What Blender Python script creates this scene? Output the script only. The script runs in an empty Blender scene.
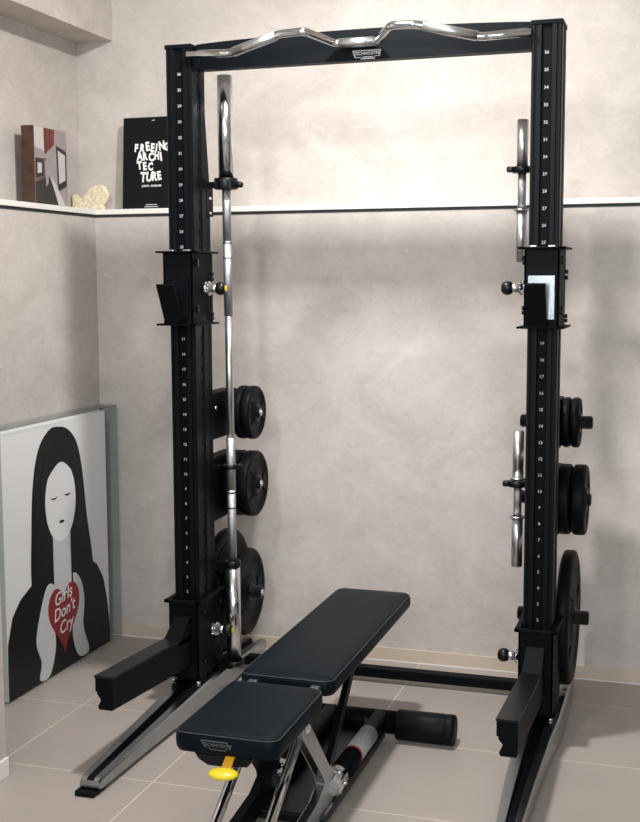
import bpy, bmesh, math, random
from mathutils import Vector, Matrix
random.seed(4)
S = bpy.context.scene
C = S.collection
PI = math.pi

# ------------------------------------------------------------------ materials
def hx(h):
    r = [int(h[i:i+2], 16)/255 for i in (0, 2, 4)]
    return tuple(c/12.92 if c <= .04045 else ((c+.055)/1.055)**2.4 for c in r) + (1,)

def mat(name, col, rough=.5, metal=0., var=.0, scale=8., bump=0., bscale=40., spec=.5, coat=0.):
    m = bpy.data.materials.new(name); m.use_nodes = True
    nt = m.node_tree; b = nt.nodes['Principled BSDF']
    c = hx(col) if isinstance(col, str) else col
    b.inputs['Base Color'].default_value = c
    b.inputs['Roughness'].default_value = rough
    b.inputs['Metallic'].default_value = metal
    b.inputs['Specular IOR Level'].default_value = spec
    b.inputs['Coat Weight'].default_value = coat
    if var > 0 or bump > 0:
        tc = nt.nodes.new('ShaderNodeTexCoord')
    if var > 0:
        n = nt.nodes.new('ShaderNodeTexNoise'); n.inputs['Scale'].default_value = scale; n.inputs['Detail'].default_value = 6
        nt.links.new(tc.outputs['Object'], n.inputs['Vector'])
        r = nt.nodes.new('ShaderNodeValToRGB')
        r.color_ramp.elements[0].position = .3; r.color_ramp.elements[1].position = .7
        r.color_ramp.elements[0].color = tuple(x*(1-var) for x in c[:3]) + (1,)
        r.color_ramp.elements[1].color = tuple(min(1, x*(1+var)) for x in c[:3]) + (1,)
        nt.links.new(n.outputs['Fac'], r.inputs['Fac']); nt.links.new(r.outputs['Color'], b.inputs['Base Color'])
    if bump > 0:
        n2 = nt.nodes.new('ShaderNodeTexNoise'); n2.inputs['Scale'].default_value = bscale; n2.inputs['Detail'].default_value = 4
        nt.links.new(tc.outputs['Object'], n2.inputs['Vector'])
        bp = nt.nodes.new('ShaderNodeBump'); bp.inputs['Strength'].default_value = bump; bp.inputs['Distance'].default_value = .002
        nt.links.new(n2.outputs['Fac'], bp.inputs['Height']); nt.links.new(bp.outputs['Normal'], b.inputs['Normal'])
    return m

def plaster(name, col):
    m = bpy.data.materials.new(name); m.use_nodes = True
    nt = m.node_tree; b = nt.nodes['Principled BSDF']; L = nt.links.new
    b.inputs['Roughness'].default_value = .62; b.inputs['Specular IOR Level'].default_value = .3
    tc = nt.nodes.new('ShaderNodeTexCoord')
    mp = nt.nodes.new('ShaderNodeMapping'); mp.inputs['Scale'].default_value = (1, 1, 1.3); L(tc.outputs['Object'], mp.inputs['Vector'])
    def noise(s, d, dist=0., rough=.55):
        n = nt.nodes.new('ShaderNodeTexNoise'); n.inputs['Scale'].default_value = s; n.inputs['Detail'].default_value = d
        n.inputs['Distortion'].default_value = dist; n.inputs['Roughness'].default_value = rough
        L(mp.outputs['Vector'], n.inputs['Vector']); return n
    a = noise(2.6, 6, 1.2); k = noise(11, 5, 2.0); g = noise(60, 3)
    def ramp(src, p0, p1, c0, c1):
        r = nt.nodes.new('ShaderNodeValToRGB'); e = r.color_ramp.elements
        e[0].position, e[1].position = p0, p1; e[0].color = c0; e[1].color = c1
        L(src.outputs['Fac'], r.inputs['Fac']); return r
    c = hx(col)
    sc = lambda f, w=1.: (c[0]*f*w, c[1]*f, c[2]*f/w, 1)
    r1 = ramp(a, .32, .68, sc(.89, 1.008), sc(1.08, .997))
    r2 = ramp(k, .3, .7, (.90, .90, .90, 1), (1, 1, 1, 1))
    # thin trowel marks: narrow band of a distorted noise
    t = noise(3.4, 3, 1.6, .5)
    r3 = nt.nodes.new('ShaderNodeValToRGB'); e = r3.color_ramp.elements
    e[0].position = .49; e[0].color = (1, 1, 1, 1); e[1].position = .5; e[1].color = (.94, .935, .93, 1)
    x = e.new(.508); x.color = (1, 1, 1, 1)
    L(t.outputs['Fac'], r3.inputs['Fac'])
    def mul(p, q):
        n = nt.nodes.new('ShaderNodeMix'); n.data_type = 'RGBA'; n.blend_type = 'MULTIPLY'; n.inputs[0].default_value = 1
        L(p, n.inputs[6]); L(q, n.inputs[7]); return n.outputs[2]
    L(mul(mul(r1.outputs[0], r2.outputs[0]), r3.outputs[0]), b.inputs['Base Color'])
    ad = nt.nodes.new('ShaderNodeMath'); ad.operation = 'MULTIPLY_ADD'; L(k.outputs['Fac'], ad.inputs[0]); ad.inputs[1].default_value = 3.; L(g.outputs['Fac'], ad.inputs[2])
    bp = nt.nodes.new('ShaderNodeBump'); bp.inputs['Strength'].default_value = .09; bp.inputs['Distance'].default_value = .003
    L(ad.outputs[0], bp.inputs['Height']); L(bp.outputs['Normal'], b.inputs['Normal'])
    return m

def tiles(name, col, grout, size, ox, oy):
    m = bpy.data.materials.new(name); m.use_nodes = True
    nt = m.node_tree; b = nt.nodes['Principled BSDF']; L = nt.links.new
    b.inputs['Roughness'].default_value = .42; b.inputs['Specular IOR Level'].default_value = .45
    tc = nt.nodes.new('ShaderNodeTexCoord'); sx = nt.nodes.new('ShaderNodeSeparateXYZ'); L(tc.outputs['Object'], sx.inputs[0])
    def mth(op, a, v=None, w=None):
        n = nt.nodes.new('ShaderNodeMath'); n.operation = op; L(a, n.inputs[0])
        if v is not None: (L(v, n.inputs[1]) if not isinstance(v, (int, float)) else setattr(n.inputs[1], 'default_value', v))
        if w is not None: n.inputs[2].default_value = w
        return n.outputs[0]
    ds = []
    for ax, o in ((0, ox), (1, oy)):
        u = mth('DIVIDE', mth('SUBTRACT', sx.outputs[ax], o), size)
        fr = mth('FRACT', u)
        ds.append(mth('MINIMUM', fr, mth('SUBTRACT', mth('MULTIPLY', fr, -1.), -1.)))
    d = mth('MINIMUM', ds[0], ds[1])
    g = mth('LESS_THAN', d, .0026/size)
    n = nt.nodes.new('ShaderNodeTexNoise'); n.inputs['Scale'].default_value = 1.7; n.inputs['Detail'].default_value = 7; L(tc.outputs['Object'], n.inputs['Vector'])
    r = nt.nodes.new('ShaderNodeValToRGB'); c = hx(col)
    r.color_ramp.elements[0].position = .3; r.color_ramp.elements[1].position = .7
    r.color_ramp.elements[0].color = tuple(v*.93 for v in c[:3]) + (1,); r.color_ramp.elements[1].color = tuple(v*1.06 for v in c[:3]) + (1,)
    L(n.outputs['Fac'], r.inputs['Fac'])
    mx = nt.nodes.new('ShaderNodeMix'); mx.data_type = 'RGBA'; L(g, mx.inputs[0]); L(r.outputs[0], mx.inputs[6]); mx.inputs[7].default_value = hx(grout)
    L(mx.outputs[2], b.inputs['Base Color'])
    return m

def clear(name, tint, alpha):
    m = bpy.data.materials.new(name); m.use_nodes = True
    nt = m.node_tree; L = nt.links.new
    for n in list(nt.nodes): nt.nodes.remove(n)
    o = nt.nodes.new('ShaderNodeOutputMaterial'); t = nt.nodes.new('ShaderNodeBsdfTransparent'); t.inputs[0].default_value = tint
    g = nt.nodes.new('ShaderNodeBsdfGlossy'); g.inputs['Roughness'].default_value = .03
    f = nt.nodes.new('ShaderNodeFresnel'); f.inputs[0].default_value = 1.45
    d = nt.nodes.new('ShaderNodeBsdfDiffuse'); d.inputs[0].default_value = (.5, .55, .56, 1)
    ge = nt.nodes.new('ShaderNodeNewGeometry'); iv = nt.nodes.new('ShaderNodeMath'); iv.operation = 'SUBTRACT'; iv.inputs[0].default_value = 1; L(ge.outputs['Backfacing'], iv.inputs[1])
    fm = nt.nodes.new('ShaderNodeMath'); fm.operation = 'MULTIPLY'; fs = nt.nodes.new('ShaderNodeMath'); fs.operation = 'MULTIPLY'; fs.inputs[1].default_value = .35; L(f.outputs[0], fs.inputs[0]); L(fs.outputs[0], fm.inputs[0]); L(iv.outputs[0], fm.inputs[1])
    m1 = nt.nodes.new('ShaderNodeMixShader'); L(fm.outputs[0], m1.inputs[0]); L(t.outputs[0], m1.inputs[1]); L(g.outputs[0], m1.inputs[2])
    m2 = nt.nodes.new('ShaderNodeMixShader'); m2.inputs[0].default_value = alpha; L(m1.outputs[0], m2.inputs[1]); L(d.outputs[0], m2.inputs[2])
    L(m2.outputs[0], o.inputs[0]); return m

M = dict(
    wall=plaster('wall_plaster', 'C6BFB9'),
    floor=tiles('floor_tiles', 'A69D96', 'CBC3BA', .5575, -2.175, 3.328),
    ceil=mat('ceiling_paint', 'CFCAC4', .8),
    ledge=mat('ledge_white', 'E4E1DC', .5),
    gap=mat('ledge_gap_shade', '3A3B3C', .8),
    skirt=mat('skirting_tile', 'C8B8A8', .45, var=.04, scale=6),
    white=mat('white_paint', 'E6E3DF', .5),
    black=mat('black_powder_coat', '070B0F', .5, bump=.12, bscale=900, spec=.08),
    black2=mat('black_anodised', '080D11', .42, spec=.12),
    deep=mat('channel_black', '040608', .55, spec=.08),
    hole=mat('slot_dark', '030405', .8, spec=.1),
    plastic=mat('black_plastic', '0A0D10', .35, spec=.3),
    rubber=mat('black_rubber', '080C10', .5, bump=.15, bscale=500, spec=.12),
    leather=mat('black_leatherette', '06121A', .45, bump=.3, bscale=700, spec=.09),
    stitch=mat('grey_stitching', '5A6064', .6),
    chrome=mat('chrome', 'D9DBDD', .08, 1.),
    satin=mat('satin_steel', 'D0D2D4', .33, 1.),
    barchrome=mat('bar_chrome', 'D5D7D9', .2, 1.),
    knurl=mat('knurled_steel', 'B5B8BB', .42, 1., bump=.5, bscale=1500),
    alu=mat('polished_aluminium', 'A6ABAE', .24, 1., var=.1, scale=14),
    yellow=mat('yellow_plastic', 'E6D028', .38),
    amber=mat('amber_plastic', 'D9A020', .38),
    print_=mat('white_print', 'C9CDCF', .6),
    num=mat('number_print', 'A9ADB0', .6),
    badge=mat('badge_grey', 'B9BCBD', .5),
    badge_d=mat('badge_outline', '5E6366', .5),
    sticker=mat('sticker_grey', '9EA2A3', .5, var=.25, scale=90),
    red=mat('heart_red', '8E1F24', .6),
    redline=mat('sticker_red', 'B03A30', .5),
    canvas=mat('canvas_white', 'F0EEEE', .65),
    skin=mat('painted_pale_grey', 'D6D4D4', .65),
    ink=mat('painted_black', '0A0D10', .6, spec=.2),
    acry=clear('clear_acrylic', (.985, .99, .99, 1), .004),
    acry_edge=clear('acrylic_edge', (.88, .91, .915, 1), .012),
    bookblack=mat('book_black', '090D11', .5, spec=.2),
    paper=mat('book_paper', 'D5CFC4', .8),
    bookwhite=mat('book_white_print', 'E8E8E6', .6),
    wood=mat('book_spine_brown', '4C3127', .6, var=.3, scale=30),
    cov_a=mat('cover_grey', '9A9090', .5, var=.12, scale=40),
    cov_b=mat('cover_dark', '34302F', .5),
    cov_c=mat('cover_red', '7A3832', .5),
    cov_d=mat('cover_pale', 'C3BDBB', .5),
    cov_e=mat('cover_brown', '6B5A50', .5, var=.2, scale=60),
    stone=mat('cream_coral', 'D8CDB0', .85, var=.25, scale=70, bump=1., bscale=80),
)

# ------------------------------------------------------------------ mesh helpers
class MB:
    """collects shapes; build() links them as one mesh object"""
    def __init__(s):
        s.bm = bmesh.new(); s.mats = []
    def mi(s, m):
        m = M[m]
        if m not in s.mats: s.mats.append(m)
        return s.mats.index(m)
    def absorb(s, tmp, m, smooth=False, xf=None):
        i = s.mi(m)
        if xf is not None: bmesh.ops.transform(tmp, matrix=xf, verts=tmp.verts)
        bmesh.ops.recalc_face_normals(tmp, faces=tmp.faces)
        for f in tmp.faces: f.material_index = i; f.smooth = smooth
        me = bpy.data.meshes.new('t'); tmp.to_mesh(me); tmp.free(); s.bm.from_mesh(me); bpy.data.meshes.remove(me)
        return s
    def box(s, x0, x1, y0, y1, z0, z1, m, bev=.0, seg=2, xf=None):
        t = bmesh.new(); bmesh.ops.create_cube(t, size=1)
        for v in t.verts: v.co = Vector(((x0+x1)/2+v.co.x*abs(x1-x0), (y0+y1)/2+v.co.y*abs(y1-y0), (z0+z1)/2+v.co.z*abs(z1-z0)))
        if bev: bmesh.ops.bevel(t, geom=list(t.edges), offset=bev, segments=seg, affect='EDGES', profile=.5)
        return s.absorb(t, m, False, xf)
    def cyl(s, p0, p1, r, m, r1=None, n=24, bev=0.):
        p0, p1 = Vector(p0), Vector(p1); d = p1-p0; t = bmesh.new()
        bmesh.ops.create_cone(t, cap_ends=True, segments=n, radius1=r, radius2=r if r1 is None else r1, depth=d.length)
        caps = [f for f in t.faces if len(f.verts) > 4]
        if bev:
            es = {e for f in caps for e in f.edges}
            bmesh.ops.bevel(t, geom=list(es), offset=bev, segments=2, affect='EDGES')
        xf = Matrix.Translation((p0+p1)/2) @ d.to_track_quat('Z', 'Y').to_matrix().to_4x4()
        i = s.mi(m); bmesh.ops.transform(t, matrix=xf, verts=t.verts)
        for f in t.faces: f.material_index = i; f.smooth = len(f.verts) <= 4
        me = bpy.data.meshes.new('t'); t.to_mesh(me); t.free(); s.bm.from_mesh(me); bpy.data.meshes.remove(me)
        return s
    def lathe(s, prof, c, axis, m, n=48, smooth=True, close=False):
        """prof: (a, r) pairs along the axis"""
        t = bmesh.new(); q = Vector(axis).to_track_quat('Z', 'Y').to_matrix()
        rings = []
        for a, r in prof:
            if r < 1e-5: rings.append([t.verts.new(Vector(c)+q@Vector((0, 0, a)))])
            else: rings.append([t.verts.new(Vector(c)+q@Vector((r*math.cos(2*PI*k/n), r*math.sin(2*PI*k/n), a))) for k in range(n)])
        seq = list(zip(rings, rings[1:])) + ([(rings[-1], rings[0])] if close else [])
        for A, B in seq:
            for k in range(n):
                l = (k+1) % n
                if len(A) == 1 and len(B) == 1: continue
                if len(A) == 1: t.faces.new((A[0], B[k], B[l]))
                elif len(B) == 1: t.faces.new((A[k], B[0], A[l]))
                else: t.faces.new((A[k], B[k], B[l], A[l]))
        return s.absorb(t, m, smooth)
    def ball(s, c, r, m, sx=1, sy=1, sz=1, n=20):
        t = bmesh.new(); bmesh.ops.create_uvsphere(t, u_segments=n, v_segments=n//2, radius=r)
        return s.absorb(t, m, True, Matrix.Translation(Vector(c)) @ Matrix.Diagonal((sx, sy, sz, 1)))
    def tube(s, pts, r, m, n=14, mats=None):
        """round tube along points; r may be a list"""
        P = [Vector(p) for p in pts]; R = r if isinstance(r, (list, tuple)) else [r]*len(P)
        t = bmesh.new(); rings = []; up = None
        for i, p in enumerate(P):
            d = (P[min(i+1, len(P)-1)]-P[max(i-1, 0)]).normalized()
            if up is None: up = Vector((0, 0, 1)) if abs(d.z) < .9 else Vector((0, 1, 0))
            u = (up-d*up.dot(d)).normalized(); w = d.cross(u); up = u
            rings.append([t.verts.new(p+R[i]*(u*math.cos(2*PI*k/n)+w*math.sin(2*PI*k/n))) for k in range(n)])
        for A, B in zip(rings, rings[1:]):
            for k in range(n): t.faces.new((A[k], A[(k+1) % n], B[(k+1) % n], B[k]))
        t.faces.new(rings[0]); t.faces.new(rings[-1][::-1])
        return s.absorb(t, m, True)
    def prism(s, poly, f, depth, m, bev=0., smooth=False):
        """poly: 2D points; f maps (u,v,w)->3D; w runs 0..depth"""
        t = bmesh.new()
        A = [t.verts.new(Vector(f(u, v, 0))) for u, v in poly]; B = [t.verts.new(Vector(f(u, v, depth))) for u, v in poly]
        n = len(poly)
        t.faces.new(A); t.faces.new(B[::-1])
        for k in range(n): t.faces.new((A[k], B[k], B[(k+1) % n], A[(k+1) % n]))
        if bev: bmesh.ops.bevel(t, geom=list(t.edges), offset=bev, segments=1, affect='EDGES')
        return s.absorb(t, m, smooth)
    def loft(s, secs, m, caps=True, smooth=False, closed=True, face_mats=None):
        t = bmesh.new(); rings = [[t.verts.new(Vector(p)) for p in sec] for sec in secs]; n = len(rings[0]); fm = []
        for A, B in zip(rings, rings[1:]):
            for k in range(n if closed else n-1):
                f = t.faces.new((A[k], A[(k+1) % n], B[(k+1) % n], B[k])); fm.append((f, k))
        if caps: t.faces.new(rings[0]); t.faces.new(rings[-1][::-1])
        i0 = s.mi(m); bmesh.ops.recalc_face_normals(t, faces=t.faces)
        for f in t.faces: f.material_index = i0; f.smooth = smooth
        if face_mats:
            for f, k in fm:
                if k in face_mats: f.material_index = s.mi(face_mats[k])
        me = bpy.data.meshes.new('t'); t.to_mesh(me); t.free(); s.bm.from_mesh(me); bpy.data.meshes.remove(me)
        return s
    def text(s, txt, size, xf, m, ext=.0006, align='CENTER', sx=1., res=2, bold=0., shear=0.):
        cu = bpy.data.curves.new('t', 'FONT'); cu.body = txt; cu.size = size; cu.extrude = ext; cu.resolution_u = res
        cu.align_x = align; cu.align_y = 'CENTER'; cu.offset = bold; cu.shear = shear
        o = bpy.data.objects.new('t', cu); C.objects.link(o)
        dg = bpy.context.evaluated_depsgraph_get(); dg.update()
        me = bpy.data.meshes.new_from_object(o.evaluated_get(dg))
        t = bmesh.new(); t.from_mesh(me); bpy.data.meshes.remove(me); bpy.data.objects.remove(o); bpy.data.curves.remove(cu)
        for v in t.verts: v.co.x *= sx
        i = s.mi(m); bmesh.ops.transform(t, matrix=xf, verts=t.verts)
        for f in t.faces: f.material_index = i
        me = bpy.data.meshes.new('t'); t.to_mesh(me); t.free(); s.bm.from_mesh(me); bpy.data.meshes.remove(me)
        return s
    def build(s, name, parent=None, label=None):
        me = bpy.data.meshes.new(name)
        org = Vector((0, 0, 0)); p = parent
        while p is not None: org += p.location; p = p.parent
        bmesh.ops.transform(s.bm, matrix=Matrix.Translation(-org), verts=s.bm.verts)
        s.bm.to_mesh(me); s.bm.free()
        for m in s.mats: me.materials.append(m)
        o = bpy.data.objects.new(name, me); C.objects.link(o)
        if parent is not None: o.parent = parent
        if label: o['label'] = label
        return o

FRONT = lambda x, y, z: Matrix.Translation((x, y, z)) @ Matrix.Rotation(PI/2, 4, 'X')                                   # reads from -Y
SIDE = lambda x, y, z: Matrix.Translation((x, y, z)) @ Matrix.Rotation(PI/2, 4, 'Z') @ Matrix.Rotation(PI/2, 4, 'X')    # reads from +X

def thing(name, label, cat, loc, group=None):
    o = bpy.data.objects.new(name, None); C.objects.link(o); o.location = loc; o.empty_display_size = .1
    o['label'] = label; o['category'] = cat
    if group: o['group'] = group
    return o
def tag(o, label, cat, group=None):
    o['label'] = label; o['category'] = cat
    if group: o['group'] = group
    return o
def struct(mb, name):
    o = mb.build(name); o['kind'] = 'structure'; return o

# ------------------------------------------------------------------ the room
XL, YB, D = -2.524, 4.735, .155           # lower wall faces and how far the upper walls stand back
XR, YN, ZC = 2.6, -1.2, 3.15
LZ = 1.903
struct(MB().box(-3.2, XR+.1, YN, YB+.4, -.1, 0, 'floor'), 'floor')
struct(MB().box(-3.2, XR+.1, YN, YB+.4, ZC, ZC+.1, 'ceil'), 'ceiling')
struct(MB().box(-3.2, XR+.1, YB, YB+.4, 0, LZ-.034, 'wall').box(-3.2, XR+.1, YB+D, YB+.4, LZ-.034, ZC, 'wall'), 'wall_back')
struct(MB().box(-3.2, XL, YN, YB, 0, LZ-.034, 'wall').box(-3.2, XL-D, YN, YB+D, LZ-.034, ZC, 'wall'), 'wall_left')
struct(MB().box(XR, XR+.1, YN, YB+.4, 0, ZC, 'wall'), 'wall_right')
struct(MB().box(-2.75, -2.096, 1.6, 3.238, 0, ZC, 'wall'), 'wall_left_near')
# plaster-clad beam under the ceiling on the left
struct(MB().box(XL-D, -2.5, YN, YB+D, 2.648, ZC, 'wall'), 'trim_1')
# white ledge cap all along both walls, shade of the gap under its nose painted as dark strips
lg = MB()
lg.box(-3.1, XR, YB-.012, YB+D, LZ-.022, LZ, 'ledge', .002)
lg.box(-3.1, XL+.012, YN, YB-.012, LZ-.022, LZ, 'ledge', .002)
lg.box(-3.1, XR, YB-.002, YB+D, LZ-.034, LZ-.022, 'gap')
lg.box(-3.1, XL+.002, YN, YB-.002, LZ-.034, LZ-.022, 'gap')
struct(lg, 'trim_2')
struct(MB().box(XL, XR, YB-.009, YB, 0.004, .057, 'skirt', .002).box(XL, XR, YB-.012, YB-.0, 0, .004, 'white'), 'baseboard_back')
struct(MB().box(XL, XL+.009, 3.24, YB-.012, 0, .057, 'skirt', .002), 'baseboard_left')
struct(MB().box(-2.096, -2.086, 1.6, 3.238, 0, .062, 'white', .002), 'baseboard_left_near')

# ------------------------------------------------------------------ the rack
CX = -1.1425
UX = {'L': -1.789, 'R': -.489}
UW = 1.1     # the column's width over the base profile
NZ = lambda n: .993+.05558*(n-12)
rack = thing('power_rack', 'tall black steel power rack with two numbered uprights and a wavy chrome pull-up bar', 'power rack', (CX, 4.2, 0))

def upright(cx, inner):
    b = MB()
    prof = [(-.045, .006), (-.042, 0), (-.036, 0), (-.034, .004), (-.031, .004), (-.029, 0), (-.016, 0), (-.013, .007), (.013, .007), (.016, 0),
            (.029, 0), (.031, .004), (.034, .004), (.036, 0), (.042, 0), (.045, .006), (.045, .05), (.041, .056), (.041, .078), (.045, .084), (.045, .12), (-.045, .12),
            (-.045, .084), (-.041, .078), (-.041, .056), (-.045, .05)]
    b.loft([[(cx+x*UW, 4.0+y, z) for x, y in prof] for z in (.1, 2.415)], 'black2', face_mats={7: 'deep'})
    # deep rear web, tapering towards the top
    b.prism([(4.12, .1), (4.19, .1), (4.19, 1.93), (4.13, 2.36), (4.12, 2.36)], lambda u, v, w: (cx-.036+w, u, v), .072, 'black')
    b.box(cx-.052, cx+.052, 3.998, 4.125, 2.415, 2.430, 'black', .002)
    for n in range(1, 38):
        z = NZ(n)
        if .41 < z < 1.44 or z > 1.71:
            if n <= 36: b.text(str(n), .0150, FRONT(cx, 4.0065, z), 'num', .0004, res=1, bold=.0002)
        for sx in (-1, 1):          # slots down both side faces
            b.prism([(.004*math.cos(a*PI/4)+4.067, z+.009*math.sin(a*PI/4)) for a in range(8)], lambda u, v, w: (cx+sx*(.0442+w), u, v), .0018, 'hole')
    o = b.build('upright', rack)
    # three white marks on the inner face above the hook
    for z, h in ((1.78, .012), (1.752, .022), (1.716, .006)):
        x = cx+inner*.0365
        MB().box(min(x, x+inner*.001), max(x, x+inner*.001), 4.139, 4.147, z-h/2, z+h/2, 'print_').build('scale_mark', o, 'white printed mark')
    return o
for k, i in (('L', 1), ('R', -1)): upright(UX[k], i)

def pin(b_parent, cx, s, y, z, label=None):
    """spring pin: steel collar and shaft, black ball with a yellow cap"""
    c = MB()
    c.cyl((cx+s*.060, y, z), (cx+s*.075, y, z), .019, 'satin', n=6)
    c.cyl((cx+s*.075, y, z), (cx+s*.087, y, z), .026, 'chrome', bev=.003)
    c.cyl((cx+s*.087, y, z), (cx+s*.116, y, z), .0155, 'satin')
    for a in range(4):
        d = Vector((0, math.cos(a*PI/2+.6), math.sin(a*PI/2+.6)))
        c.cyl(Vector((cx+s*.072, y, z))+d*.016, Vector((cx+s*.072, y, z))+d*.030, .006, 'chrome', n=10)
    c.build('pull_pin', b_parent, 'silver steel pull pin')
    k = MB().lathe([(.107, .0), (.107, .012), (.111, .019), (.121, .0240), (.133, .0240), (.143, .018), (.1465, .013), (.1465, 0)], (cx, y, z), (s, 0, 0), 'plastic', 24)
    k.build('knob', b_parent)
    MB().lathe([(.1462, .0128), (.1468, .0125), (.1470, .009), (.1470, 0)], (cx, y, z), (s, 0, 0), 'yellow', 20).build('knob_cap', b_parent, 'yellow knob cap')

def sleeve(b, cx, z0, z1, yo=3.965, yi=4.204, w=.059):
    t = .008
    b.box(cx-w, cx+w, yo, yo+t, z0, z1, 'black', .002)
    b.box(cx-w, cx-w+t, yo, yi, z0, z1, 'black', .002)
    b.box(cx+w-t, cx+w, yo, yi, z0, z1, 'black', .002)
    for sx in (-1, 1): b.box(cx+sx*w, cx+sx*.040, yi-t, yi, z0, z1, 'black', .002)

for k, s in (('L', 1), ('R', -1)):
    cx = UX[k]
    b = MB(); sleeve(b, cx, 1.437, 1.694, yi=4.155, w=.0575)
    for z in (1.433, 1.694):
        t = bmesh.new()
        b.box(cx-.078, cx+.078, 3.945, 3.968, z, z+.007, 'black', .002)
        b.box(cx-.078, cx-.053, 3.945, 4.165, z, z+.007, 'black', .002)
        b.box(cx+.053, cx+.078, 3.945, 4.165, z, z+.007, 'black', .002)
    for dx in (-.03, .03): b.box(cx+dx-.012, cx+dx+.012, 3.97, 3.996, 1.694, 1.706, 'satin', .002)
    for sx in (-1, 1):
        for y, z in ((4.0, 1.65), (4.0, 1.665), (4.135, 1.60), (4.135, 1.62), (4.0, 1.50), (4.0, 1.485), (4.135, 1.47), (4.135, 1.455)):
            b.cyl((cx+sx*.06, y, z), (cx+sx*.068, y, z), .007, 'plastic', n=10)
    hook = b.build('hook_carriage', rack)
    h = MB(); hc = cx-.010; hw = .033
    # V-shaped hook: slanting front lip, upright liner and floor of the V
    h.prism([(3.966, 1.437), (3.945, 1.437), (3.872, 1.578), (3.874, 1.583), (3.890, 1.583), (3.956, 1.462), (3.966, 1.462)], lambda u, v, w: (hc-hw+w, u, v), 2*hw, 'black', .0015)
    h.build('hook_lip', hook)
    h = MB().prism([(3.958, 1.464), (3.9645, 1.464), (3.9645, 1.607), (3.958, 1.607)], lambda u, v, w: (cx-.043+w, u, v), .086, 'alu' if k == 'R' else 'black')
    h.build('hook_liner', hook, 'pale steel liner plate' if k == 'R' else None)
    pin(hook, cx, s, 4.065, 1.566)
    # lower carriage with its long spotter arm
    b = MB(); sleeve(b, cx, .115, .405)
    b.box(cx-.072, cx+.072, 3.95, 3.968, .404, .416, 'black', .003)
    for sx in (-1, 1): b.box(cx+sx*.062-.010, cx+sx*.062+.010, 3.95, 4.21, .404, .416, 'black', .003)
    for sx in (-1, 1):
        for y, z in ((4.02, .36), (4.18, .36), (4.02, .17), (4.18, .17), (4.18, .23)):
            b.cyl((cx+sx*.06, y, z), (cx+sx*.065, y, z), .006, 'plastic', n=10)
    b.box(cx-.05, cx+.05, 4.195, 4.21, .405, .44, 'black', .003)
    arm = b.build('arm_carriage', rack)
    a = MB(); hw = .0315
    sec = lambda y, zt, zb: [(cx-hw, y, zt), (cx+hw, y, zt), (cx+hw, y, zb+(zt-zb)*.15), (cx+hw-.004, y, zb+.004), (cx+hw-.004, y, zb), (cx-hw+.012, y, zb), (cx-hw+.008, y, zb+(zt-zb)*.1),
                             (cx-hw+.018, y, zb+(zt-zb)*.27), (cx-hw+.018, y, zb+(zt-zb)*.34), (cx-hw+.006, y, zb+(zt-zb)*.48), (cx-hw+.006, y, zb+(zt-zb)*.55), (cx-hw, y, zb+(zt-zb)*.57)]
    a.loft([sec(3.337, .322, .216), sec(3.965, .283, .166)], 'black')
    a.prism([(3.85, .288), (3.965, .36), (3.965, .27), (3.86, .27)], lambda u, v, w: (cx-hw+w, u, v), 2*hw, 'black', .001)
    a.build('spotter_arm', arm)
    lid = MB()
    lid.loft([[(cx-hw-.002, y, z), (cx+hw+.002, y, z), (cx+hw+.002, y, z+.007), (cx-hw-.002, y, z+.007)] for y, z in ((3.334, .322), (3.86, .2895))], 'plastic')
    lid.build('arm_pad', arm)
    pin(arm, cx, s, 4.09, .277)

# top beam
b = MB()
n = 24; top = []
for i in range(n+1):
    u = i/n; x = -1.751+u*(1.751-.534)
    top.append((x, 2.440+.016*math.sin(PI*u)**.8))
poly = [(-1.751, 2.350), (-.534, 2.350)] + top[::-1]
b.prism(poly, lambda u, v, w: (u, 4.075+w, v), .045, 'black')
b.box(-1.752, -1.735, 4.06, 4.12, 2.352, 2.415, 'black', .002); b.box(-.551, -.533, 4.06, 4.12, 2.352, 2.415, 'black', .002)
beam = b.build('top_beam', rack)
# badge on the beam
bd = MB()
bx, by, bz = -1.113, 4.0745, 2.3685
out = [(-.051, .015), (.051, .015), (.048, .004), (.048, -.007), (.029, -.007), (.029, -.0155), (-.021, -.0155), (-.021, -.010), (-.042, -.010), (-.046, -.002)]
bd.prism([(bx+u, bz+v) for u, v in out], lambda u, v, w: (u, by-.001+w, v), .0014, 'badge')
bd.prism([(bx+u*.93, bz+(v-0)*.80) for u, v in out], lambda u, v, w: (u, by-.0015+w, v), .0012, 'ink')
bd.text('TECHNOGYM', .0155, FRONT(bx, by-.0017, bz+.0035), 'badge', .0003, sx=.93, bold=.0003)
bd.box(bx-.014, bx+.022, by-.0020, by-.0016, bz-.0105, bz-.0070, 'badge')
bd.build('maker_badge', beam, 'pale grey lettered badge')

# pull-up bar: bends forward and up twice
def smooth_path(pts, rr=.02, n=6):
    P = [Vector(p) for p in pts]; out = [P[0]]
    for a, c, d in zip(P, P[1:], P[2:]):
        u = (a-c); v = (d-c); k = min(rr, u.length*.45, v.length*.45)
        p, q = c+u.normalized()*k, c+v.normalized()*k
        for i in range(n+1):
            t = i/n; out.append((1-t)**2*p+2*t*(1-t)*c+t*t*q)
    out.append(P[-1]); return out
H = [(.605, 3.99, 2.391), (.440, 3.99, 2.386), (.238, 3.935, 2.428), (.150, 3.935, 2.431), (.078, 4.045, 2.406)]
path = [(CX-x, y, z) for x, y, z in H] + [(CX+x, y, z) for x, y, z in H[::-1]]
pb = MB().tube(smooth_path(path, .02), .0140, 'chrome', 20)
pull = pb.build('pull_up_bar', rack, 'polished chrome wavy bar')
for s in (-1, 1):
    a, c = Vector((CX+s*.428, 3.9868, 2.3885)), Vector((CX+s*.255, 3.9396, 2.4245))
    MB().cyl(a, c, .0168, 'satin', bev=.001).build('grip_sleeve', pull, 'satin steel grip')
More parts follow.
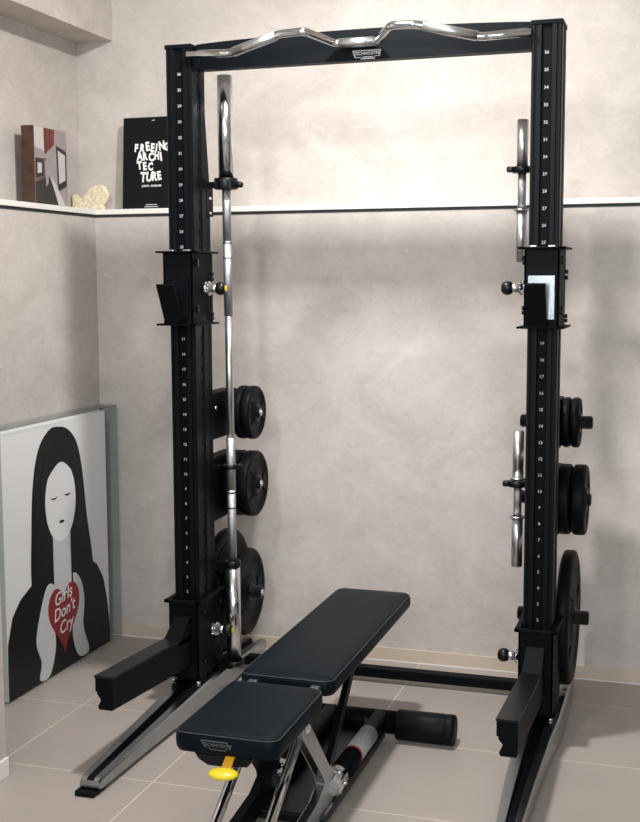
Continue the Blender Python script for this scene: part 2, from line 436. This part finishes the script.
MB().cyl((CX-.062, 4.045, 2.406), (CX+.062, 4.045, 2.406), .0162, 'satin', bev=.001).build('grip_sleeve', pull, 'satin steel grip')

# feet
def foot(cx):
    b = MB()
    st = [(3.185, -.012, .057, .022, .046), (3.20, -.016, .058, .018, .052), (3.5, -.034, .062, .016, .066), (3.85, -.050, .072, .016, .084), (3.99, -.064, .084, .016, .1),
          (4.22, -.064, .084, .016, .1), (4.32, -.050, .078, .016, .086), (4.66, -.034, .07, .02, .066)]
    secs = []
    for y, l, r, zb, zt in st:
        w = r-l; e = .25*min(1, max(0, (y-3.2)/.3)) ; dp = .02*min(1, max(0, (y-3.22)/.25))
        secs.append([(cx+l, y, zb), (cx+l, y, zt-.012), (cx+l+.07*w, y, zt), (cx+l+.36*w, y, zt), (cx+l+.44*w, y, zt-dp), (cx+l+.62*w, y, zt-dp), (cx+l+.70*w, y, zt), (cx+r-.05*w, y, zt), (cx+r, y, zt-.008), (cx+r, y, zb)])
    b.loft(secs, 'alu', smooth=False, face_mats={3: 'black', 4: 'black', 5: 'black'})
    for dx in (-.048, .052):
        b.cyl((cx+dx, 3.975, .098), (cx+dx, 3.975, .107), .008, 'chrome', n=12)
    f = b.build('foot', rack, 'polished aluminium foot')
    for y in (3.19, 4.58):
        MB().box(cx-.018, cx+.05, y-.03, y+.05, 0, .017, 'rubber', .004).build('foot_pad', f, 'black rubber foot pad')
    return f
for k in 'LR': foot(UX[k])
MB().box(-1.73, -.555, 4.44, 4.488, .022, .06, 'black', .003).build('rear_crossbar', rack)

# storage pegs through a block behind each upright
PEGY = 4.40
for k in 'LR':
    cx = UX[k]
    for z, hz in ((1.075, .09), (.79, .124), (.345, .07)):
        b = MB()
        x0, wd = (cx-.03, .06) if z > .5 else ((cx-.044, .014) if k == 'L' else (cx-.0175, .035))
        b.prism([(4.188, z-hz), (4.455, z-hz), (4.475, z-hz*.85), (4.475, z+hz*.85), (4.455, z+hz), (4.188, z+hz)], lambda u, v, w: (x0+w, u, v), wd, 'black', .003)
        if z > 1: b.cyl((cx+.025, 4.235, z+.03), (cx+.034, 4.235, z+.03), .008, 'satin', n=10)
        br = b.build('peg_bracket', rack)
        p = MB().cyl((cx-.122, PEGY, z), (cx+(.140 if k == 'R' else .152), PEGY, z), .024 if z > .5 else .026, 'plastic', bev=.004)
        p.build('storage_peg', br)
        if k == 'L':
            MB().cyl((cx+.151, PEGY, z), (cx+.157, PEGY, z), .009, 'chrome', n=6).cyl((cx+.151, PEGY, z), (cx+.154, PEGY, z), .013, 'satin').build('bolt', br, 'silver bolt')

# bar holders
def holder(cx, s, bx, by, z, r, h, plate, name='bar_holder'):
    """ring clamp of height h round a bar at bx,by, on an arm from the upright; s = side the arm comes from"""
    b = MB()
    b.lathe([(-h/2, r+.002), (-h/2, r+.013), (-h/2+.003, r+.015), (h/2-.003, r+.015), (h/2, r+.013), (h/2, r+.002)], (bx, by, z), (0, 0, 1), 'plastic', 28, close=True)
    x0, x1 = sorted((cx+s*.043, bx-s*(r+.006)))
    b.box(x0, x1, by-.012, by+.012, z-h*.35, z+h*.2, 'black', .002)
    if plate:
        xs = sorted((cx+s*.037, cx+s*.045)); b.box(xs[0], xs[1], 4.135, 4.2, z-plate, z+h*.2, 'black', .002)
        for zz in (z-plate+.012, z-plate*.45):
            xs = cx+s*.0455; b.cyl((xs-s*.004, 4.17, zz), (xs+s*.003, 4.17, zz), .005, 'satin', n=10)
    return b
BX, BY = -1.685, 4.184
b = holder(UX['L'], 1, BX, BY, 1.952, .0292, .040, .12)
b.box(BX-.034, BX+.034, BY-.040, BY-.026, 1.93, 1.958, 'plastic', .004)
b.tube([(BX+.03, BY, 1.948), (BX+.055, BY-.005, 1.948), (BX+.066, BY-.008, 1.945)], [.012, .012, .010], 'plastic')
b.build('bar_holder', rack)
b = holder(UX['L'], 1, BX+.006, BY, .889, .0172, .016, .0)
b.tube([(BX+.018, BY, .891), (BX+.04, BY-.01, .893), (BX+.052, BY-.012, .900)], .008, 'plastic'); b.build('bar_holder', rack)
b = holder(UX['L'], 1, BX+.008, BY, .512, .0172, .024, .0); b.build('bar_holder', rack)
HX, HY = -.603, 4.29
for z in (1.979, .857):
    b = MB()
    b.lathe([(-.011, .0165), (-.011, .034), (-.007, .037), (.007, .037), (.011, .034), (.011, .0165)], (HX, HY, z), (0, 0, 1), 'plastic', 28, close=True)
    b.box(HX+.03, UX['R']-.030, HY-.02, HY+.02, z-.009, z+.009, 'black', .002)
    b.box(UX['R']-.038, UX['R']-.020, 4.186, HY+.02, z-.02, z+.009, 'black', .002)
    b.box(HX-.052, HX-.028, HY-.03, HY+.005, z-.009, z+.011, 'plastic', .005)
    b.build('bar_holder', rack)

# ------------------------------------------------------------------ weight plates
def plate(name, label, group, cx, cz, R, t, parts_face=True):
    """disc on a peg, centred at cx; thickness t along X"""
    th = thing(name, label, 'weight plate', (cx, PEGY, cz), group)
    h = t/2
    pr = [(-h, .032), (-h, R*.38), (-h+.004, R*.42), (-h+.007, R*.48), (-h+.007, R*.78), (-h+.001, R*.84), (-h, R*.93), (-h+.005, R*.985), (-h+.011, R), (h-.011, R), (h-.005, R*.985), (h, R*.93),
          (h-.001, R*.84), (h-.007, R*.78), (h-.007, R*.48), (h-.004, R*.42), (h, R*.38), (h, .032)]
    b = MB().lathe(pr, (cx, PEGY, cz), (1, 0, 0), 'rubber', 64)
    # three raised grips on both faces
    for k in range(3):
        a0 = PI/2+k*2*PI/3+.5
        poly = []
        for i in range(9):
            a = a0-.42+.84*i/8; poly.append((R*.80*math.cos(a), R*.80*math.sin(a)))
        for i in range(9):
            a = a0+.30-.60*i/8; poly.append((R*.50*math.cos(a), R*.50*math.sin(a)))
        for s in (-1, 1):
            b.prism(poly, lambda u, v, w: (cx+s*(h-.0075+w), PEGY+u, cz+v), .006, 'rubber')
    b.build('disc', th)
    MB().lathe([(-h-.001, .0268), (-h-.001, .036), (h+.001, .036), (h+.001, .0268)], (cx, PEGY, cz), (1, 0, 0), 'plastic', 32, close=True).build('hub_ring', th)
    return th
ZO = -.0008
plate('weight_plate', 'small black weight plate on the left top peg, the outer one nearest the bench side', 'left side plates', -1.668, 1.075+ZO, .106, .036)
plate('weight_plate', 'small black weight plate on the left top peg, behind the outer small plate', 'left side plates', -1.7065, 1.075+ZO, .106, .036)
plate('weight_plate', 'medium black weight plate on the left middle peg, the outer one with its face showing', 'left side plates', -1.675, .79+ZO, .131, .048)
plate('weight_plate', 'medium black weight plate on the left middle peg, next to the post', 'left side plates', -1.728, .79+ZO, .131, .048)
plate('weight_plate', 'black weight plate on the left lowest peg, in front of the larger one', 'left side plates', -1.704, .345, .175, .036)
plate('weight_plate', 'largest left weight plate, black, behind the smaller one on the lowest peg', 'left side plates', -1.794, .345, .250, .040)
plate('weight_plate', 'small black weight plate on the right top peg, the outer of two', 'right side plates', -.4085, 1.075+ZO, .092, .030)
plate('weight_plate', 'small black weight plate on the right top peg, nearer the post', 'right side plates', -.4415, 1.075+ZO, .092, .030)
plate('weight_plate', 'medium black weight plate on the right middle peg, the outer of two', 'right side plates', -.389, .79+ZO, .130, .050)
plate('weight_plate', 'medium black weight plate on the right middle peg, nearer the post', 'right side plates', -.443, .79+ZO, .130, .050)
plate('weight_plate', 'very large black weight plate low on the right post, reaching almost to the floor', 'right side plates', -.425, .345, .248, .050)

# ------------------------------------------------------------------ bars
bar = thing('barbell', 'long chrome barbell stored upright beside the left post', 'barbell', (BX, BY, .118))
V = lambda z: (BX, BY, z)
b = MB()
b.cyl(V(.5), V(.80), .0163, 'knurl'); b.cyl(V(.80), V(1.0), .0168, 'knurl')
b.cyl(V(1.0), V(1.465), .0150, 'satin'); b.cyl(V(1.465), V(1.74), .0168, 'knurl'); b.cyl(V(1.74), V(1.97), .0163, 'knurl')
for z in (.73, .789, 1.678, 1.734): b.cyl(V(z-.002), V(z+.002), .0171, 'hole')
b.build('shaft', bar, 'knurled steel shaft')
for z0, z1 in ((1.964, 2.345), (.118, .505)):
    b = MB().cyl(V(z0), V(z1), 0.0282, 'barchrome', n=32, bev=.002)
    zc = z0 if z0 > 1 else z1-.012
    b.build('sleeve', bar, 'polished chrome sleeve')
bar.location.x += .010; bar.rotation_euler.y = -.0050
# floor cup for the bar on the foot
c = MB().lathe([(0, 0), (0, .038), (.018, .038), (.018, .0290), (.006, .0290), (.006, 0)], (BX+.010, BY, .112), (0, 0, 1), 'plastic', 28)
c.box(UX['L']+.05, BX+.01, BY-.03, BY+.03, .1005, .1118, 'black', .002)
c.build('bar_cup', rack)
def loadable(z0, z1, label):
    L = z1-z0
    t = thing('dumbbell_handle', label, 'dumbbell handle', (HX, HY, z0), 'dumbbell handles on the right post')
    v = lambda z: (HX, HY, z)
    MB().cyl(v(z0+L*.37), v(z1-L*.37), .0150, 'knurl').build('grip', t)
    for a, c, f in ((z0, z0+L*.375, 1), (z1-L*.355, z1, 0)):
        s = MB().cyl(v(a), v(c), .0205, 'satin', n=32, bev=.002)
        if f: s.cyl(v(c-.007), v(c), .029, 'satin', n=32, bev=.001)
        else: s.cyl(v(a), v(a+.007), .028, 'satin', n=32, bev=.001)
        s.build('sleeve', t)
loadable(1.656, 2.153, 'upper short steel dumbbell handle clipped upright to the right post')
loadable(.551, 1.050, 'lower short steel dumbbell handle clipped upright to the right post')

# ------------------------------------------------------------------ the bench
KX, KZ = -1.106, .460
bench = thing('weight_bench', 'flat black padded weight bench with chrome legs standing in front of the rack', 'weight bench', (KX, 3.3, 0))
def pad(name, cx, y0, y1, w0, w1, zt, th, rc=.036):
    def ring(ins, z):
        pts = []
        for (sx, sy, a0) in ((-1, -1, PI), (1, -1, 1.5*PI), (1, 1, 0), (-1, 1, .5*PI)):
            yy = y0 if sy < 0 else y1; w = (w0 if sy < 0 else w1)/2
            cc = Vector((cx+sx*(w-rc), yy-sy*rc))
            for i in range(9):
                a = a0+i*PI/16; r = rc-ins
                pts.append((cc.x+r*math.cos(a), cc.y+r*math.sin(a), z))
        return pts
    b = MB()
    rings = [ring(.018, zt-th), ring(.006, zt-th+.004), ring(.001, zt-th+.014), ring(0, zt-th*.5), ring(.001, zt-.016), ring(.004, zt-.009), ring(.009, zt-.005), ring(.016, zt-.002)]
    t = bmesh.new(); R = [[t.verts.new(p) for p in r] for r in rings]; n = len(R[0])
    for A, B in zip(R, R[1:]):
        for k in range(n): t.faces.new((A[k], A[(k+1) % n], B[(k+1) % n], B[k]))
    # domed top: shrink towards the centre line
    prev = R[-1]; cy = (y0+y1)/2
    for f, dz in ((.75, .0015), (.45, .003), (.15, .0035)):
        cur = [t.verts.new((cx+(v.co.x-cx)*f if True else 0, cy+(v.co.y-cy)*(1-(1-f)*.45), zt-.002+dz)) for v in R[-1]]
        for k in range(n): t.faces.new((prev[k], prev[(k+1) % n], cur[(k+1) % n], cur[k]))
        prev = cur
    t.faces.new(prev); t.faces.new(R[0][::-1])
    b.absorb(t, 'leather', True)
    o = b.build(name, bench)
    def seam(ins, z, r, nm, m, lab):
        q = MB(); pts = ring(ins, z); q.tube(pts+[pts[0], pts[1]], r, m, 6); q.build(nm, o, lab)
    seam(.0045, zt-.0080, .0008, 'stitching', 'stitch', 'grey stitching')
    return o
seat = pad('seat', KX, 2.682, 3.095, .288, .284, KZ, .062)
back = pad('backrest', KX, 3.150, 4.165, .290, .286, KZ, .056)
lgo = MB()
out = [(-.043, .012), (.030, .012), (.030, .006), (.041, .006), (.037, -.006), (.027, -.006), (.025, -.011), (-.018, -.011), (-.020, -.006), (-.033, -.006), (-.036, .0), (-.040, .004)]
lx, lz = -1.125, .428
lgo.prism([(lx+u, lz+v) for u, v in out], lambda u, v, w: (u, 2.6805+w, v), .001, 'badge_d')
lgo.prism([(lx+u*.94, lz+v*.82) for u, v in out], lambda u, v, w: (u, 2.6800+w, v), .001, 'ink')
lgo.text('TECHNOGYM', .012, FRONT(lx, 2.6798, lz+.002), 'badge_d', .0003)
lgo.build('maker_badge', seat, 'grey outlined badge')
fr = MB()
fr.prism([(-.085, .396), (.075, .396), (.060, .372), (.020, .372), (.014, .366), (-.050, .366), (-.056, .374), (-.072, .378)], lambda u, v, w: (KX-.004+u, 2.70+w, v), .30, 'plastic', .002)
fr.box(KX-.09, KX+.09, 3.03, 3.2, .385, .405, 'satin', .002)       # hinge plates seen between the pads
for sx in (-1, 1): fr.box(KX+sx*.095-.014, KX+sx*.095+.014, 3.07, 3.175, .404, .440, 'satin', .003)
fr.box(KX-.06, KX+.06, 3.19, 3.98, .382, .405, 'black', .004)
fr.build('pad_frame', bench)
# yellow lever under the seat front
lv = MB()
lv.loft([[(KX+.014+sx*w, y, z+dz) for sx, dz in ((-1, -.004), (1, -.004), (1, .004), (-1, .004))] for y, z, w in ((2.74, .400, .011), (2.69, .398, .011), (2.665, .380, .013))], 'amber')
lv.ball((KX+.012, 2.648, .372), .040, 'yellow', .98, .75, .30, 28)
lv.build('lever', bench, 'yellow adjustment lever')
# legs and base
RZ = lambda y: .165+.60*(y-2.80)
for sx in (-1, 1):
    x = KX+sx*.074
    MB().cyl((x, 2.575, RZ(2.575)), (x, 3.075, RZ(3.075)), .0145, 'chrome', n=24).build('leg', bench, 'chrome tube leg')
    x = KX+sx*.092
    b = MB()
    # polished elbow bracket from seat hinge down to the base and forward along it
    poly = [(3.00, .378), (3.035, .385), (3.075, .345), (3.24, .165), (3.33, .120), (3.34, .06), (3.27, .035), (3.17, .030), (2.62, .014), (2.60, .050), (3.13, .096), (3.20, .125), (3.19, .150), (3.005, .335)]
    b.prism(poly, lambda u, v, w: (x-.014+w, u, v), .028, 'alu' if sx > 0 else 'black2', .003)
    b.cyl((x-.02, 3.035, .355), (x+.02, 3.035, .355), .014, 'chrome', bev=.002)
    b.build('elbow_bracket', bench, 'polished metal bracket' if sx > 0 else None)
    b = MB()
    b.cyl((x, 3.285, .078), (x, 3.375, .078), .037, 'chrome', bev=.006)
    for a in range(6):
        b.ball((x+.0365*math.cos(a*PI/3), 3.33, .078+.0365*math.sin(a*PI/3)), .008, 'chrome')
    b.build('joint_collar', bench, 'chrome collar')
    rl = MB().cyl((x, 3.37, .078), (x, 3.90, .072), .032, 'black', bev=.003).build('base_tube', bench)
    if sx > 0:
        MB().cyl((x, 3.545, .0757), (x, 3.735, .0735), .0326, 'sticker').cyl((x, 3.538, .0760), (x, 3.548, .0760), .0328, 'redline').build('warning_sticker', rl, 'grey printed sticker with a red edge')
    # back strut
    MB().prism([(3.235, .11), (3.285, .10), (3.615, .40), (3.565, .40)], lambda u, v, w: (KX+sx*.085-.010+w, u, v), .020, 'black2', .003).build('back_strut', bench)
b = MB().box(KX-.115, KX+.115, 3.16, 3.88, .012, .042, 'plastic', .006); b.build('base_plate', bench)
b = MB().box(KX-.20, KX+.20, 2.54, 2.60, .006, .05, 'alu', .01); b.build('front_foot', bench, 'polished aluminium front foot')
b = MB().cyl((KX-.15, 3.905, .058), (KX+.15, 3.905, .058), .040, 'black', n=32)
for sx in (-1, 1): b.cyl((KX+sx*.05, 3.862, .07), (KX+sx*.05, 3.868, .07), .006, 'satin', n=10)
rt = b.build('rear_tube', bench)
for sx in (-1, 1):
    x0, x1 = KX+sx*.150, KX+sx*.345
    MB().lathe([(0, 0), (0, .047), (.004, .052), (.164, .053), (.168, .051), (.171, .051), (.175, .053), (.199, .053), (.2045, .049), (.2045, 0)], (x0, 3.905, .0532), (sx, 0, 0), 'rubber', 40).build('rubber_end_cap', rt, 'black rubber end cap')

# ------------------------------------------------------------------ canvas and acrylic case
K = .990
FX = -2.47*K
def cv(y, z): return (y*K, 1.6-(1.6-z)*K)
Y0c, Y1c, Z0c, Z1c = 3.849*K, 4.676*K, .004, 1.6-(1.6-1.027)*K
art = thing('canvas_painting', 'white canvas painting of a black-haired figure holding a red heart, standing by the left wall', 'painting', (FX-.03, (Y0c+Y1c)/2, 0))
MB().box(FX-.045, FX, Y0c, Y1c, Z0c, Z1c, 'canvas', .002).build('canvas', art)
def catmull(pts, n=5, closed=True):
    out = []; N = len(pts)
    for i in range(N):
        p0, p1, p2, p3 = [Vector(pts[(i+j-1) % N]) for j in range(4)]
        for k in range(n):
            t = k/n
            out.append(.5*((2*p1)+(-p0+p2)*t+(2*p0-5*p1+4*p2-p3)*t*t+(-p0+3*p1-3*p2+p3)*t**3))
    return [(v.x, v.y) for v in out]
layer = [0]
def paint(b, pts, m, curve=True):
    layer[0] += 1
    q = [cv(*p) for p in pts]
    if curve: q = catmull(q)
    q = [(min(max(u, Y0c+.001), Y1c-.001), min(max(v, Z0c+.001), Z1c-.001)) for u, v in q]
    x = FX-.0003
    b.prism(q, lambda u, v, w: (x+w, u, v), .0006+.0004*layer[0], m)
pn = MB()
def ell(cy, cz, ry, rz, n=28): return [(cy+ry*math.cos(2*PI*k/n), cz+rz*math.sin(2*PI*k/n)) for k in range(n)]
# plain long-haired figure made of simple shapes
paint(pn, [(3.835, -.02), (3.838, .10), (3.852, .21), (3.89, .31), (3.95, .365), (4.03, .40), (4.15, .43), (4.27, .44), (4.40, .43), (4.50, .405), (4.57, .365), (4.625, .29), (4.655, .19), (4.672, .08), (4.68, -.02)], 'ink', False)
paint(pn, [(4.045, .36), (4.045, .62), (4.07, .82), (4.12, .94), (4.20, 1.0), (4.27, 1.005), (4.35, .985), (4.42, .92), (4.46, .80), (4.49, .60), (4.53, .36), (4.40, .33), (4.20, .33)], 'ink')
paint(pn, [(4.205, .56), (4.205, .30), (4.345, .30), (4.345, .56)], 'skin', False)
paint(pn, ell(4.275, .700, .122, .170), 'canvas', False)
paint(pn, [(4.222-.030, .722), (4.222-.012, .711), (4.222+.012, .711), (4.222+.030, .722), (4.222+.013, .718), (4.222-.013, .718)], 'ink', False)
paint(pn, [(4.330-.030, .722), (4.330-.012, .711), (4.330+.012, .711), (4.330+.030, .722), (4.330+.013, .718), (4.330-.013, .718)], 'ink', False)
paint(pn, ell(4.277, .612, .020, .006, 16), 'ink', False)
paint(pn, [(4.13, .72), (4.15, .88), (4.27, .93), (4.40, .88), (4.42, .72), (4.38, .80), (4.28, .86), (4.17, .80)], 'ink')
paint(pn, [(4.15, .37), (4.09, .27), (4.055, .16), (4.09, .07), (4.075, .002), (4.15, .002), (4.20, .11), (4.185, .24), (4.205, .35)], 'skin')
paint(pn, [(4.36, .375), (4.42, .33), (4.445, .235), (4.43, .13), (4.475, .01), (4.39, .01), (4.345, .11), (4.36, .215), (4.37, .28)], 'skin')
hc = []
for i in range(48):
    t = 2*PI*i/48
    hc.append((4.274+.0080*16*math.sin(t)**3, .226+.0098*(13*math.cos(t)-5*math.cos(2*t)-2*math.cos(3*t)-math.cos(4*t))))
paint(pn, hc, 'red', False)
tx = FX+.0004*layer[0]+.0005
for s_, yy, zz, sz in (('Girls', 4.266, .300, .074), ("Don't", 4.272, .238, .074), ('Cry', 4.284, .172, .074)):
    y, z = cv(yy, zz)
    pn.text(s_, sz, Matrix.Translation((tx, y, z)) @ Matrix.Rotation(PI/2, 4, 'Z') @ Matrix.Rotation(PI/2, 4, 'X') @ Matrix.Rotation(.12, 4, 'Z'), 'canvas', .0004, res=3, shear=.25, bold=.0004)
pn.build('painted_figure', art, 'black, pale grey and red painted figure with white lettering')

case = thing('acrylic_case', 'clear acrylic display case enclosing the canvas painting by the left wall', 'display case', (-2.47, 4.24, 0))
A0, A1, AZ = 3.782, 4.712, 1.052
AXo, t = -2.424, .005
MB().box(AXo-t, AXo, A0, A1, 0.001, AZ, 'acry').build('front_sheet', case)
b = MB(); xb = -2.514
b.box(xb, AXo-t, A1-t, A1, .001, AZ, 'acry_edge').box(xb, AXo-t, A0, A0+t, .001, AZ, 'acry_edge').box(xb, AXo-t, A0+t, A1-t, AZ-t, AZ, 'acry_edge')
b.build('side_sheet', case, 'greenish acrylic edge')
for z in (.3, .62, .97): MB().cyl((xb+.04, A1-.0005, z), (xb+.04, A1+.003, z), .004, 'satin', n=10).build('screw', case, 'small silver screw')

# ------------------------------------------------------------------ things on the ledge
LZ += .0005
bk = thing('upright_book', 'black hardback book with ragged white title lettering standing on the ledge behind the left post', 'book', (-2.25, 4.82, LZ))
tilt = math.radians(4)
W0, W1, HB = -2.424, -2.135, .400
XF = Matrix.Translation((0, 4.80, LZ)) @ Matrix.Rotation(-tilt, 4, 'X') @ Matrix.Translation((0, -4.80, -LZ))
MB().box(W0, W1, 4.800, 4.803, LZ, LZ+HB, 'bookblack', .001, xf=XF).box(W0, W1, 4.825, 4.828, LZ, LZ+HB, 'bookblack', .001, xf=XF).box(W0, W0+.003, 4.8025, 4.8255, LZ, LZ+HB, 'bookblack', xf=XF).build('cover', bk)
MB().box(W0+.004, W1-.004, 4.8035, 4.8245, LZ+.004, LZ+HB-.004, 'paper', xf=XF).build('page_block', bk, 'off-white pages')
tt = MB(); wx = -2.368
def ragged(word, x, z, sz, adv):
    for i, ch in enumerate(word):
        a = random.uniform(-.16, .16); s2 = sz*random.uniform(.9, 1.12)
        tt.text(ch, s2, XF @ FRONT(x, 4.7995, z+random.uniform(-.004, .004)) @ Matrix.Rotation(a, 4, 'Z'), 'bookwhite', .0004, align='LEFT', bold=.0026, sx=.74)
        x += adv*({'I': .55, 'E': .92}.get(ch, 1))
ragged('FREEING', wx, LZ+.268, .048, .0262)
ragged('ARCHI', wx+.012, LZ+.227, .049, .0275)
ragged('TEC', wx+.014, LZ+.186, .046, .0265)
ragged('TURE', wx+.030, LZ+.143, .053, .0265)
tt.build('title_lettering', bk, 'white hand-cut title lettering')
tt = MB()
tt.text('JUNYA  ISHIGAMI', .012, XF @ FRONT(-2.285, 4.7995, LZ+.102), 'bookwhite', .0003, bold=.0003)
tt.build('author_lettering', bk, 'small white lettering')
tt = MB()
tt.box(-2.312, -2.258, 4.7992, 4.7998, LZ+.019, LZ+.0225, 'badge', xf=XF)
tt.box(-2.318, -2.252, 4.7992, 4.7998, LZ+.010, LZ+.0135, 'badge', xf=XF)
tt.build('foot_lettering', bk, 'two tiny pale lines of print')
MB().box(-2.287, -2.273, 4.7992, 4.7998, LZ+.384, LZ+.387, 'badge', xf=XF).build('cover_mark', bk, 'tiny pale mark')

b2 = thing('upright_book', 'thick book with a brown spine and a grey interior photograph on its cover', 'book', (-2.6, 4.45, LZ))
BXc, s0, s1, hb = -2.575, 4.325, 4.590, .318
bth = .056
MB().box(BXc-.003, BXc, s0+.004, s1, LZ, LZ+hb, 'cov_a', .0008).box(BXc-bth, BXc-bth+.003, s0+.004, s1, LZ, LZ+hb, 'cov_a', .0008).build('cover', b2)
MB().box(BXc-bth, BXc, s0, s0+.005, LZ, LZ+hb, 'wood', .0012).build('spine', b2, 'wood-brown spine')
MB().box(BXc-bth+.0035, BXc-.0035, s0+.0055, s1-.004, LZ+.003, LZ+hb-.004, 'paper').build('page_block', b2, 'off-white pages')
ph = MB()
def q(pts, m, lay):  # u 0..1 along the cover, v 0..1 up
    ph.prism([(s0+.006+u*(s1-s0-.008), LZ+.002+v*(hb-.004)) for u, v in pts], lambda a, c, w: (BXc-.0002+w, a, c), .0006+lay*.0003, m)
q([(0, .55), (.35, .62), (.30, 0), (0, 0)], 'cov_e', 0)
q([(0, .28), (.42, .40), (.75, .0), (0, 0)], 'cov_b', 1)
q([(.28, 1), (.62, 1), (.60, .80), (.30, .66)], 'cov_c', 1)
q([(0, 1), (.28, 1), (.28, .70), (0, .74)], 'cov_d', 1)
q([(.02, .60), (.26, .60), (.26, .38), (.02, .34)], 'cov_b', 2)
q([(.07, .54), (.20, .54), (.20, .42), (.07, .40)], 'cov_d', 3)
q([(.30, .58), (.44, .55), (.40, .30), (.32, .24)], 'cov_a', 3)
q([(.66, .80), (.98, .74), (.98, .28), (.70, .20)], 'cov_b', 1)
q([(.71, .74), (.94, .69), (.94, .36), (.74, .30)], 'cov_d', 2)
q([(.45, .40), (.62, .30), (.92, .02), (.70, .02)], 'cov_d', 2)
q([(.33, 1), (.36, 1), (.36, .68), (.33, .67)], 'cov_b', 2)
q([(.46, 1), (.49, 1), (.49, .75), (.46, .74)], 'cov_b', 2)
ph.build('cover_photograph', b2, 'grey and red interior photograph')

st = MB()
pts = [(-2.655, 1.905), (-2.668, 1.93), (-2.667, 1.978), (-2.645, 1.966), (-2.622, 1.957), (-2.600, 1.975), (-2.578, 2.002), (-2.545, 2.016), (-2.515, 2.014), (-2.494, 1.994), (-2.486, 1.968), (-2.494, 1.945), (-2.510, 1.925), (-2.520, 1.905)]
pts = catmull([(x, z) for x, z in pts], 4)
cxs, czs = -2.575, 1.955
secs = []
for y, f in ((4.775, .80), (4.770, .0),):
    pass
for dy, f in ((-.016, .90), (-.010, .97), (0, 1.0), (.010, .97), (.016, .90)):
    secs.append([(cxs+(x-cxs)*f, 4.80+dy, max(LZ, czs+(z-czs)*f) if z > 1.91 else LZ) for x, z in pts])
st.loft(secs, 'stone', smooth=False)
tag(st.build('coral_stone'), 'pale yellow rough two-lobed stone lying on the ledge between the two books', 'stone')

# ------------------------------------------------------------------ light and camera
w = bpy.data.worlds.new('daylight'); S.world = w; w.use_nodes = True
bg = w.node_tree.nodes['Background']; bg.inputs[0].default_value = (.86, .93, 1, 1); bg.inputs[1].default_value = .35
def area(name, loc, tgt, sx, sy, power, col):
    l = bpy.data.lights.new(name, 'AREA'); l.shape = 'RECTANGLE'; l.size = sx; l.size_y = sy; l.energy = power; l.color = col
    o = bpy.data.objects.new(name, l); C.objects.link(o); o.location = loc
    o.rotation_euler = (Vector(tgt)-Vector(loc)).to_track_quat('-Z', 'Y').to_euler(); return o
def spot(name, loc, tgt, power, deg, rad, col):
    l = bpy.data.lights.new(name, 'SPOT'); l.energy = power; l.spot_size = math.radians(deg); l.spot_blend = 1; l.shadow_soft_size = rad; l.color = col
    o = bpy.data.objects.new(name, l); C.objects.link(o); o.location = loc
    o.rotation_euler = (Vector(tgt)-Vector(loc)).to_track_quat('-Z', 'Y').to_euler(); return o
spot('track_spot', (-1.3, 1.0, 3.08), (-1.0, 4.8, 2.25), 130, 95, .12, (1, .97, .945))
area('ceiling_lamp_rack', (-1.1, 3.5, 3.1), (-1.1, 3.9, 0), .14, .14, 58, (1, .97, .945))
area('window_light', (.2, -.9, 2.15), (-1.0, 4.0, 1.6), 2.4, 1.4, 92, (.92, .97, 1))

cam = bpy.data.cameras.new('camera'); co = bpy.data.objects.new('camera', cam); C.objects.link(co); S.camera = co
R0 = Vector((0.9536650343483069, 0.3008427185795933, -0.004081781361408774))
R1 = Vector((-0.02935832116608005, 0.10654996138593165, 0.993873832388682))
R2 = Vector((-0.29943461930737414, 0.9477028882546978, -0.11044520973746161))
mw = Matrix((R0, R1, -R2)).transposed().to_4x4(); mw.translation = (0, 0, 1.6); co.matrix_world = mw
cam.sensor_fit = 'HORIZONTAL'; cam.sensor_width = 36; cam.lens = 1190.97/640*36; cam.clip_start = .05

S.view_settings.view_transform = 'Standard'; S.view_settings.look = 'None'; S.view_settings.gamma = 1
S.view_settings.use_curve_mapping = False; S.view_settings.exposure = 0.14
